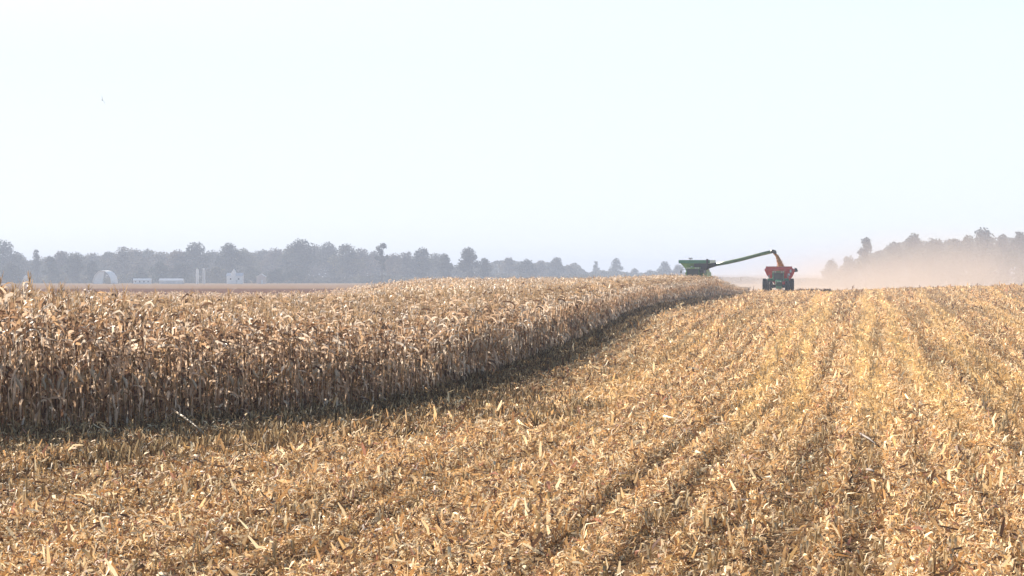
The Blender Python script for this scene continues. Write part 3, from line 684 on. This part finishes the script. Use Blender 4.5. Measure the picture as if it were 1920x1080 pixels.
MB().box(0, -.6, .82, .6, 3.8, .42).tube([(-1.0, -1.75, .78), (1.0, -1.75, .78)], .12, 8).tube([(-1.9, 1.1, 1.0), (1.9, 1.1, 1.0)], .14, 8).build('chassis', BLKM, T)
for s in (-1, 1): MB().prism([(.2, 1.75), (.35, 1.98), (1.6, 2.02), (2.05, 1.7), (2.05, 1.6), (1.55, 1.9), (.4, 1.88), (.28, 1.7)], s*.75, s*1.5).build('fender', DGREEN, T)
for s in (-1, 1): MB().prism([(-2.4, 1.5), (-2.2, 1.64), (-1.4, 1.64), (-1.15, 1.45), (-1.2, 1.42), (-1.45, 1.58), (-2.15, 1.58), (-2.33, 1.46)], s*.92, s*1.36).build('mudguard', BLKM, T)
cb = MB()
for (x, y) in ((-.72, .02), (.72, .02), (-.8, 1.5), (.8, 1.5)): cb.frust(1.55, .05, .05, 2.82, .045, .045, cx=x, cy0=y, cy1=y)
cb.box(0, .76, 1.62, 1.5, 1.5, .16)
cab = cb.build('cab', DGREEN, T)
MB().box(0, .02, 2.2, 1.34, .02, 1.14).box(0, 1.5, 2.2, 1.5, .02, 1.14).box(-.76, .76, 2.2, .02, 1.36, 1.14).box(.76, .76, 2.2, .02, 1.36, 1.14).build('window', GLS, cab)
MB().box(0, .72, 2.92, 1.72, 1.85, .2).build('roof', DGREEN, cab, bevel=.07)
MB().box(0, .95, 1.95, .5, .12, .7).box(0, .7, 1.75, .5, .5, .12).build('seat', BLKM, cab)
for x in (-.7, -.45, .45, .7): MB().box(x, -.24, 2.93, .16, .06, .1).build('work_light', LAMP, cab)
MB().tube([(0, .9, 3.02), (0, .9, 3.2)], .07, 10).build('beacon', AMB, cab)
MB().tube([(.58, -.15, 1.6), (.58, -.15, 2.7), (.62, -.05, 2.86)], .06, 8).build('exhaust', BLKM, T)
for s in (-1, 1): MB().box(s*1.35, -.05, 2.3, .22, .05, .38).tube([(s*.75, 0, 2.5), (s*1.35, -.02, 2.5)], .02, 6).build('mirror', GREY, T)
MB().box(-.95, .2, .95, .35, .35, .7).box(-.95, -.05, 1.25, .4, .1, .05).build('step', GREY, T)

# grain cart behind the tractor
C_ = place('grain_cart', 1460.5, TD + 6.2, R(-6), 'red grain cart behind the tractor, heaped with corn under the pouring spout', 'grain cart')
for s in (-1, 1): wheel(C_, s*1.65, 1.3, .95, .75, REDD, 24)
b = MB()
def ring(x, y0, y1, z): return [(-x, y0, z), (x, y0, z), (x, y1, z), (-x, y1, z)]
rings = [ring(.55, .2, 1.8, 1.05), ring(1.75, -1.3, 3.1, 2.45), ring(2.12, -1.75, 3.5, 3.25), ring(1.84, -1.68, 3.4, 3.66)]
vs = [p for r_ in rings for p in r_]; fs = [(i*4+k, i*4+(k+1) % 4, (i+1)*4+(k+1) % 4, (i+1)*4+k) for i in range(3) for k in range(4)] + [(3, 2, 1, 0)]
hop = b.add(vs, fs)
inn = [[(x*.97, y*.97 + .02, z) for x, y, z in r_] for r_ in rings[::-1][:3]]
hop.add([p for r_ in inn for p in r_], [(i*4+(k+1) % 4, i*4+k, (i+1)*4+k, (i+1)*4+(k+1) % 4) for i in range(2) for k in range(4)])
hop.build('hopper', RED, C_)
rm = MB(); z = 3.64
z = 3.69; rm.box(0, -1.69, z, 3.8, .12, .1).box(0, 3.4, z, 3.8, .12, .1).box(-1.84, .86, z, .12, 4.96, .1).box(1.84, .86, z, .12, 4.96, .1); rm.build('rim', REDD, C_)
for x in (-1.3, -.45, .45, 1.3):
    rb = MB(); rb.hexa([(x-.05, -1.36, 2.45), (x+.05, -1.36, 2.45), (x+.05, -1.30, 2.5), (x-.05, -1.30, 2.5), (x-.05, -1.80, 3.22), (x+.05, -1.80, 3.22), (x+.05, -1.70, 3.22), (x-.05, -1.70, 3.22)])
    rb.build('rib', RED, C_)
MB().add([(-.9, -1.50, 2.7), (.9, -1.50, 2.7), (.9, -1.79, 3.28), (-.9, -1.79, 3.28)], [(0, 1, 2, 3)]).build('decal_stripe', REDD, C_)
MB().tube([(0, -3.4, .6), (0, -1.2, .85), (0, 1, .95)], .13, 8).tube([(-1.6, 1.3, .95), (1.6, 1.3, .95)], .13, 8).box(0, 1.3, 1.0, 1.2, .3, .3).build('tongue', BLKM, C_)
au = MB().tube([(.6, -1.2, 1.0), (1.75, -1.95, 2.3), (2.25, -2.1, 3.35)], [.2, .2, .18], 12).build('auger', RED, C_)
MB().tube([(2.25, -2.1, 3.35), (2.42, -2.12, 3.35), (2.5, -2.15, 2.95)], [.2, .2, .23], 10).build('spout', BLKM, au)
MB().box(1.42, -1.84, 2.55, .34, .05, .34).build('warning_panel', DECAL, C_); MB().box(1.66, -1.98, 3.05, .24, .05, .42).build('reflector', DECAL, C_)
cz0 = C_.location.z

# combine harvester, nose towards the camera, deep in the corn
K = place('combine_harvester', 1306, 358, R(-15), 'green combine harvester seen above the corn with its long unloading arm stretched out', 'combine harvester')
for s in (-1, 1): wheel(K, s*1.75, -1.6, 1.0, .75, YEL, 22); wheel(K, s*1.35, 2.9, .62, .45, YEL, 18)
MB().prism([(-1.3, 1.2), (-1.0, 2.95), (3.6, 2.95), (4.3, 2.3), (4.0, 1.2), (2.0, .95)], -1.5, 1.5).build('body', GREEN2, K, bevel=.08)
for s in (-1, 1): MB().prism([(-.6, 1.45), (-.5, 2.8), (3.2, 2.8), (3.7, 2.2), (3.5, 1.45)], s*1.51, s*1.62).build('side_panel', GREEN2, K, bevel=.03)
MB().prism([(3.0, 2.96), (3.0, 3.35), (3.9, 3.2), (4.35, 2.6), (3.7, 2.9)], -1.25, 1.25).box(.6, 2.9, 3.45, .9, .9, .9).build('engine_deck', BLKM, K)
cb = MB().frust(1.7, .95, .75, 1.85, .95, .75, cy0=-2.2)
for s in (-1, 1):
    cb.frust(1.85, .05, .05, 3.35, .05, .05, cx=s*.92, cy0=-2.9, cy1=-3.0); cb.frust(1.85, .05, .05, 3.35, .05, .05, cx=s*.92, cy0=-1.5)
cab = cb.build('cab', GREEN, K)
MB().box(0, -2.96, 2.6, 1.74, .03, 1.45).box(-.93, -2.22, 2.6, .03, 1.36, 1.45).box(.93, -2.22, 2.6, .03, 1.36, 1.45).build('window', GLS, cab)
MB().box(0, -2.25, 3.46, 2.15, 1.9, .22).build('roof', GREEN2, cab, bevel=.08)
for x in (-.85, -.5, .5, .85): MB().box(x, -3.22, 3.45, .2, .06, .12).build('work_light', LAMP, cab)
MB().tube([(-.3, -2.4, 3.55), (-.3, -2.4, 3.72)], [.16, .1], 12).build('antenna_dome', DECAL, cab)
# grain tank with flared extensions
tk = MB(); rings = [ring(1.35, -1.1, 2.3, 2.9), ring(1.5, -1.25, 2.45, 3.4), ring(2.25, -1.9, 3.0, 4.35), ring(2.3, -1.95, 3.05, 4.55)]
vs = [p for r_ in rings for p in r_]; fs = [(i*4+k, i*4+(k+1) % 4, (i+1)*4+(k+1) % 4, (i+1)*4+k) for i in range(3) for k in range(4)] + [(3, 2, 1, 0)]
tk.add(vs, fs); tk.add([(x*.97, y*.97+.01, z) for r_ in rings[::-1] for x, y, z in r_], [(i*4+(k+1) % 4, i*4+k, (i+1)*4+k, (i+1)*4+(k+1) % 4) for i in range(3) for k in range(4)] + [(12, 13, 14, 15)])
tank = tk.build('grain_tank', GREEN2, K)
MB().box(0, -1.95, 4.4, 4.66, .1, .5).box(-2.3, .55, 4.4, .1, 4.9, .5).box(2.3, .55, 4.4, .1, 4.9, .5).box(0, 3.05, 4.4, 4.66, .1, .5).build('rim', DGREEN, tank)
MB().tube([(-.55, -1.9, 4.6), (-.55, -1.9, 4.95)], [.05, .05], 8).tube([(-.55, -1.9, 4.75), (-.55, -1.9, 5.0)], [.34, .30], 12).build('beacon', LAMP, tank)
MB().box(.95, -1.98, 3.8, 1.9, .1, .68).box(2.0, -2.03, 4.25, .3, .12, 1.1).box(.9, -1.85, 3.1, 1.7, .5, .7).build('cross_auger_housing', BLKM, tank)
MB().prism([(-4.3, .5), (-4.3, 1.2), (-2.0, 1.9), (-1.6, 1.3), (-3.6, .45)], -.7, .7).build('feeder_house', GREEN, K)
hd = MB().box(0, -4.7, .75, 9.1, .7, .7).build('corn_header', GREEN, K, bevel=.05)
for k in range(13):
    x = -4.56 + .76*k
    MB().add([(x-.3, -5.05, .35), (x+.3, -5.05, .35), (x+.3, -5.05, .75), (x-.3, -5.05, .75), (x, -5.15, .9), (x, -6.6, .18)],
             [(0, 1, 2, 4, 3), (0, 5, 1), (1, 5, 2), (2, 5, 4), (4, 5, 3), (3, 5, 0)]).build('snout', GREEN, hd)
# unloading arm: from the left tank shoulder out to the cart (world target worked out in local space)
Kinv = (Matrix.Translation(K.location) @ Matrix.Rotation(K.rotation_euler.z, 4, 'Z')).inverted()
tip = Kinv @ Vector(((1447-960)/4500*349.5, 349.5, 3 - (472-509)*349.5/4500))
p0 = Vector((1.5, -.9, 3.35)); p1 = Vector((2.5, -1.2, 3.85)); p2 = p1.lerp(tip, .5) + Vector((0, 0, -.10))
arm = MB().tube([p1.lerp(tip, .03), p1.lerp(tip, .25) - Vector((0, 0, .09)), p2, p1.lerp(tip, .8), tip], [.25, .27, .27, .26, .25], 14).build('unloading_arm', ARM, K, smooth=True)
MB().tube([p0, p0 + Vector((.4, 0, .35)), p1, p1.lerp(tip, .10)], [.32, .36, .34, .25], 14).build('elbow', BLKM, arm, smooth=True)
td = (tip - p2).normalized()
MB().tube([tip - td*.25, tip + td*.25 + Vector((0, 0, .02)), tip + td*.52 - Vector((0, 0, .12)), tip + td*.62 - Vector((0, 0, .42))], [.24, .27, .27, .22], 12).build('spout', BLKM, arm, smooth=True)
for s in (-1, 1): MB().box(s*1.75, -3.0, 2.9, .25, .05, .45).tube([(s*.95, -2.95, 3.2), (s*1.75, -2.98, 3.2)], .025, 6).build('mirror', GREY, K)
lad = MB()
for s in (-.25, .25): lad.box(1.45+s, -2.3, 1.1, .05, .05, 1.6)
for zz in (.45, .8, 1.15, 1.5): lad.box(1.45, -2.3, zz, .5, .12, .04)
lad.build('ladder', GREY, K)
MB().prism([(4.0, 1.2), (4.4, 1.9), (4.8, 1.2), (4.6, .9)], -1.0, 1.0).build('chaff_spreader', BLKM, K)

# corn pouring from the spout and lying in the cart
M_grain = mat('shelled_corn', (.95, .46, .07), .5, noise=.15, scale=20)
ax = Vector(((1451-960)/4500*349.5, 349.5, 3 - (475-509)*349.5/4500)); bx = Vector(((1466-960)/4500*349.3, 349.3, 3.25))
r = np.random.default_rng(9); n = 15000; t = r.random(n); spread = .10 + .30*t
P = np.stack([ax.x + (bx.x - ax.x)*t**.62 + r.normal(0, 1, n)*spread*.55, ax.y + (bx.y-ax.y)*t + r.normal(0, 1, n)*spread*.55, ax.z + (bx.z - ax.z)*t**1.15 + r.normal(0, .05, n)], 1)
L = r.uniform(.03, .07, n)
v, f, c = flakes(P, r.uniform(0, 6.28, n), r.uniform(-1.5, 1.5, n), r.normal(0, 1, n), L*1.4, L*1.1, r.normal(0, .2, n), np.tile((.8, .36, .05), (n, 1)))
tag(np_mesh('falling_grain', v, f, M_grain), 'stream of orange yellow corn kernels falling from the spout into the red cart', 'grain', kind='stuff')
hp = MB(); ngr = 14; vs = []; fs = []
for j in range(ngr):
    for k in range(ngr):
        x = -1.95 + 3.9*j/(ngr-1); y = -1.6 + 4.9*k/(ngr-1); rr = math.hypot((x - .45)/1.9, (y - .3)/2.4)
        vs.append((x, y, 3.38 + .5*max(0, 1 - rr) - .12*rr + rnd.uniform(-.02, .02)))
for j in range(ngr-1):
    for k in range(ngr-1): fs.append((j*ngr+k, (j+1)*ngr+k, (j+1)*ngr+k+1, j*ngr+k+1))
gp = hp.add(vs, fs).build('grain_heap', M_grain, None, smooth=True); gp.location = C_.location; gp.rotation_euler = C_.rotation_euler
tag(gp, 'heap of orange yellow shelled corn lying in the red cart', 'grain', kind='stuff')

n = 2600; r = np.random.default_rng(12); t = r.random(n); pd = 336  # dark coloured flakes added in place of the tractor's cast shadow
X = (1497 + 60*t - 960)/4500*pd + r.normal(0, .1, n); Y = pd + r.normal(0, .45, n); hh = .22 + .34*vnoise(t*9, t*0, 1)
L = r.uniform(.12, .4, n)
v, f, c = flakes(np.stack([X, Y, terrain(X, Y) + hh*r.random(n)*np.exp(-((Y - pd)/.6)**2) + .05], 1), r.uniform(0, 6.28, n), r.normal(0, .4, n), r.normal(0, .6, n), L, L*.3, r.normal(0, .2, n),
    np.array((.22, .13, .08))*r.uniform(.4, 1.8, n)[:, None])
tag(np_mesh('tractor_shadow_strip', v, f, M_res, c), 'low dark ragged strip of flakes standing in for the shadow just right of the tractor', 'shadow strip')

# ------------------------------------------------------------------ bird
B = Vector(((192-960)/4500*190, 190, 3 - (188-509)*190/4500)); bd = empty('bird', B, R(35)); bd.rotation_euler = (R(20), R(62), R(35)); tag(bd, 'tiny dark bird flying alone high in the pale sky', 'bird')
M_bird = mat('dark_feathers', (.05, .045, .04), .8)
mb = MB(); mb.tube([(0, -.17, 0), (0, -.13, .01), (0, -.05, 0), (0, .07, 0), (0, .13, .0), (0, .24, .01)], [.008, .028, .045, .035, .02, .03], 8)
for s in (-1, 1):
    mb.hexa([(s*.02, -.07, .0), (s*.02, .06, .0), (s*.2, .07, .10), (s*.2, -.06, .10), (s*.02, -.07, .015), (s*.02, .06, .01), (s*.2, .07, .108), (s*.2, -.06, .112)])
    mb.hexa([(s*.2, -.06, .10), (s*.2, .07, .10), (s*.42, .10, .05), (s*.40, .03, .05), (s*.2, -.06, .112), (s*.2, .07, .108), (s*.42, .10, .054), (s*.40, .03, .055)])
mb.build('body', M_bird, bd)

# ------------------------------------------------------------------ dust cloud and haze
def vol_box(name, x0, x1, y0, y1, z0, z1):
    return MB().box((x0+x1)/2, (y0+y1)/2, (z0+z1)/2, x1-x0, y1-y0, z1-z0)
def dust_mat(x0, x1, y0, y1, z0, z1):
    m = bpy.data.materials.new('dust'); m.use_nodes = True; n = m.node_tree.nodes; l = m.node_tree.links; n.clear()
    o = n.new('ShaderNodeOutputMaterial'); pv = n.new('ShaderNodeVolumePrincipled'); l.new(pv.outputs[0], o.inputs['Volume'])
    pv.inputs['Color'].default_value = (.70, .60, .53, 1); pv.inputs['Anisotropy'].default_value = 0
    tc = n.new('ShaderNodeTexCoord'); sp = n.new('ShaderNodeSeparateXYZ'); l.new(tc.outputs['Object'], sp.inputs[0])
    nz = n.new('ShaderNodeTexNoise'); nz.inputs['Scale'].default_value = .055; nz.inputs['Detail'].default_value = 3; l.new(tc.outputs['Object'], nz.inputs['Vector'])
    def M(op, a, b=None, c=None):
        q = n.new('ShaderNodeMath'); q.operation = op
        for i, v in enumerate((a, b, c)):
            if v is None: continue
            if isinstance(v, (int, float)): q.inputs[i].default_value = v
            else: l.new(v, q.inputs[i])
        return q.outputs[0]
    def ramp(v, a, b):
        q = n.new('ShaderNodeMapRange'); q.interpolation_type = 'SMOOTHSTEP'; q.inputs['From Min'].default_value = a; q.inputs['From Max'].default_value = b; l.new(v, q.inputs['Value']); return q.outputs[0]
    X, Y, Z = sp.outputs; nf = nz.outputs['Fac']
    # plume height: noisy, grows to the right
    hgt = M('MULTIPLY_ADD', ramp(X, x0, x0 + 60), 4.2, M('MULTIPLY_ADD', nf, 5.0, 1.6))
    rel = M('DIVIDE', M('SUBTRACT', Z, -3.0), hgt)
    fall = M('POWER', 2.718, M('MULTIPLY', M('MULTIPLY', rel, rel), -.9))
    dens = M('MULTIPLY', fall, M('MULTIPLY', ramp(X, x0, x0+13), M('SUBTRACT', 1, M('MULTIPLY', ramp(X, x1-85, x1-25), .8))))
    dens = M('MULTIPLY', dens, M('MULTIPLY', ramp(Y, y0, y0+14), M('SUBTRACT', 1, ramp(Y, y1-40, y1))))
    dens = M('MULTIPLY', dens, M('SUBTRACT', 1, ramp(Z, z1-4, z1)))
    dens = M('MULTIPLY', dens, M('MULTIPLY_ADD', ramp(nf, .35, .65), 1.3, .2))
    l.new(M('MULTIPLY', dens, DUST), pv.inputs['Density'])
    return m
DUST = .018
db = (29, 150, 362, 520, -4.3, 13)
o = vol_box('dust_cloud', *db).build('dust_cloud', dust_mat(*db)); tag(o, 'pinkish tan dust cloud drifting right behind the tractor and grain cart', 'dust', kind='stuff')
HAZE = .00037
mh = bpy.data.materials.new('haze_air'); mh.use_nodes = True; n_ = mh.node_tree.nodes; n_.clear()
oo = n_.new('ShaderNodeOutputMaterial'); pv = n_.new('ShaderNodeVolumePrincipled'); mh.node_tree.links.new(pv.outputs[0], oo.inputs['Volume'])
pv.inputs['Color'].default_value = (.47, .55, .70, 1); pv.inputs['Density'].default_value = HAZE; pv.inputs['Anisotropy'].default_value = .05
o = vol_box('haze', -3600, 3600, -260, 7100, -8.2, 31).build('haze', mh); tag(o, 'thin pale blue haze lying over the whole field and the far trees', 'haze', kind='stuff')
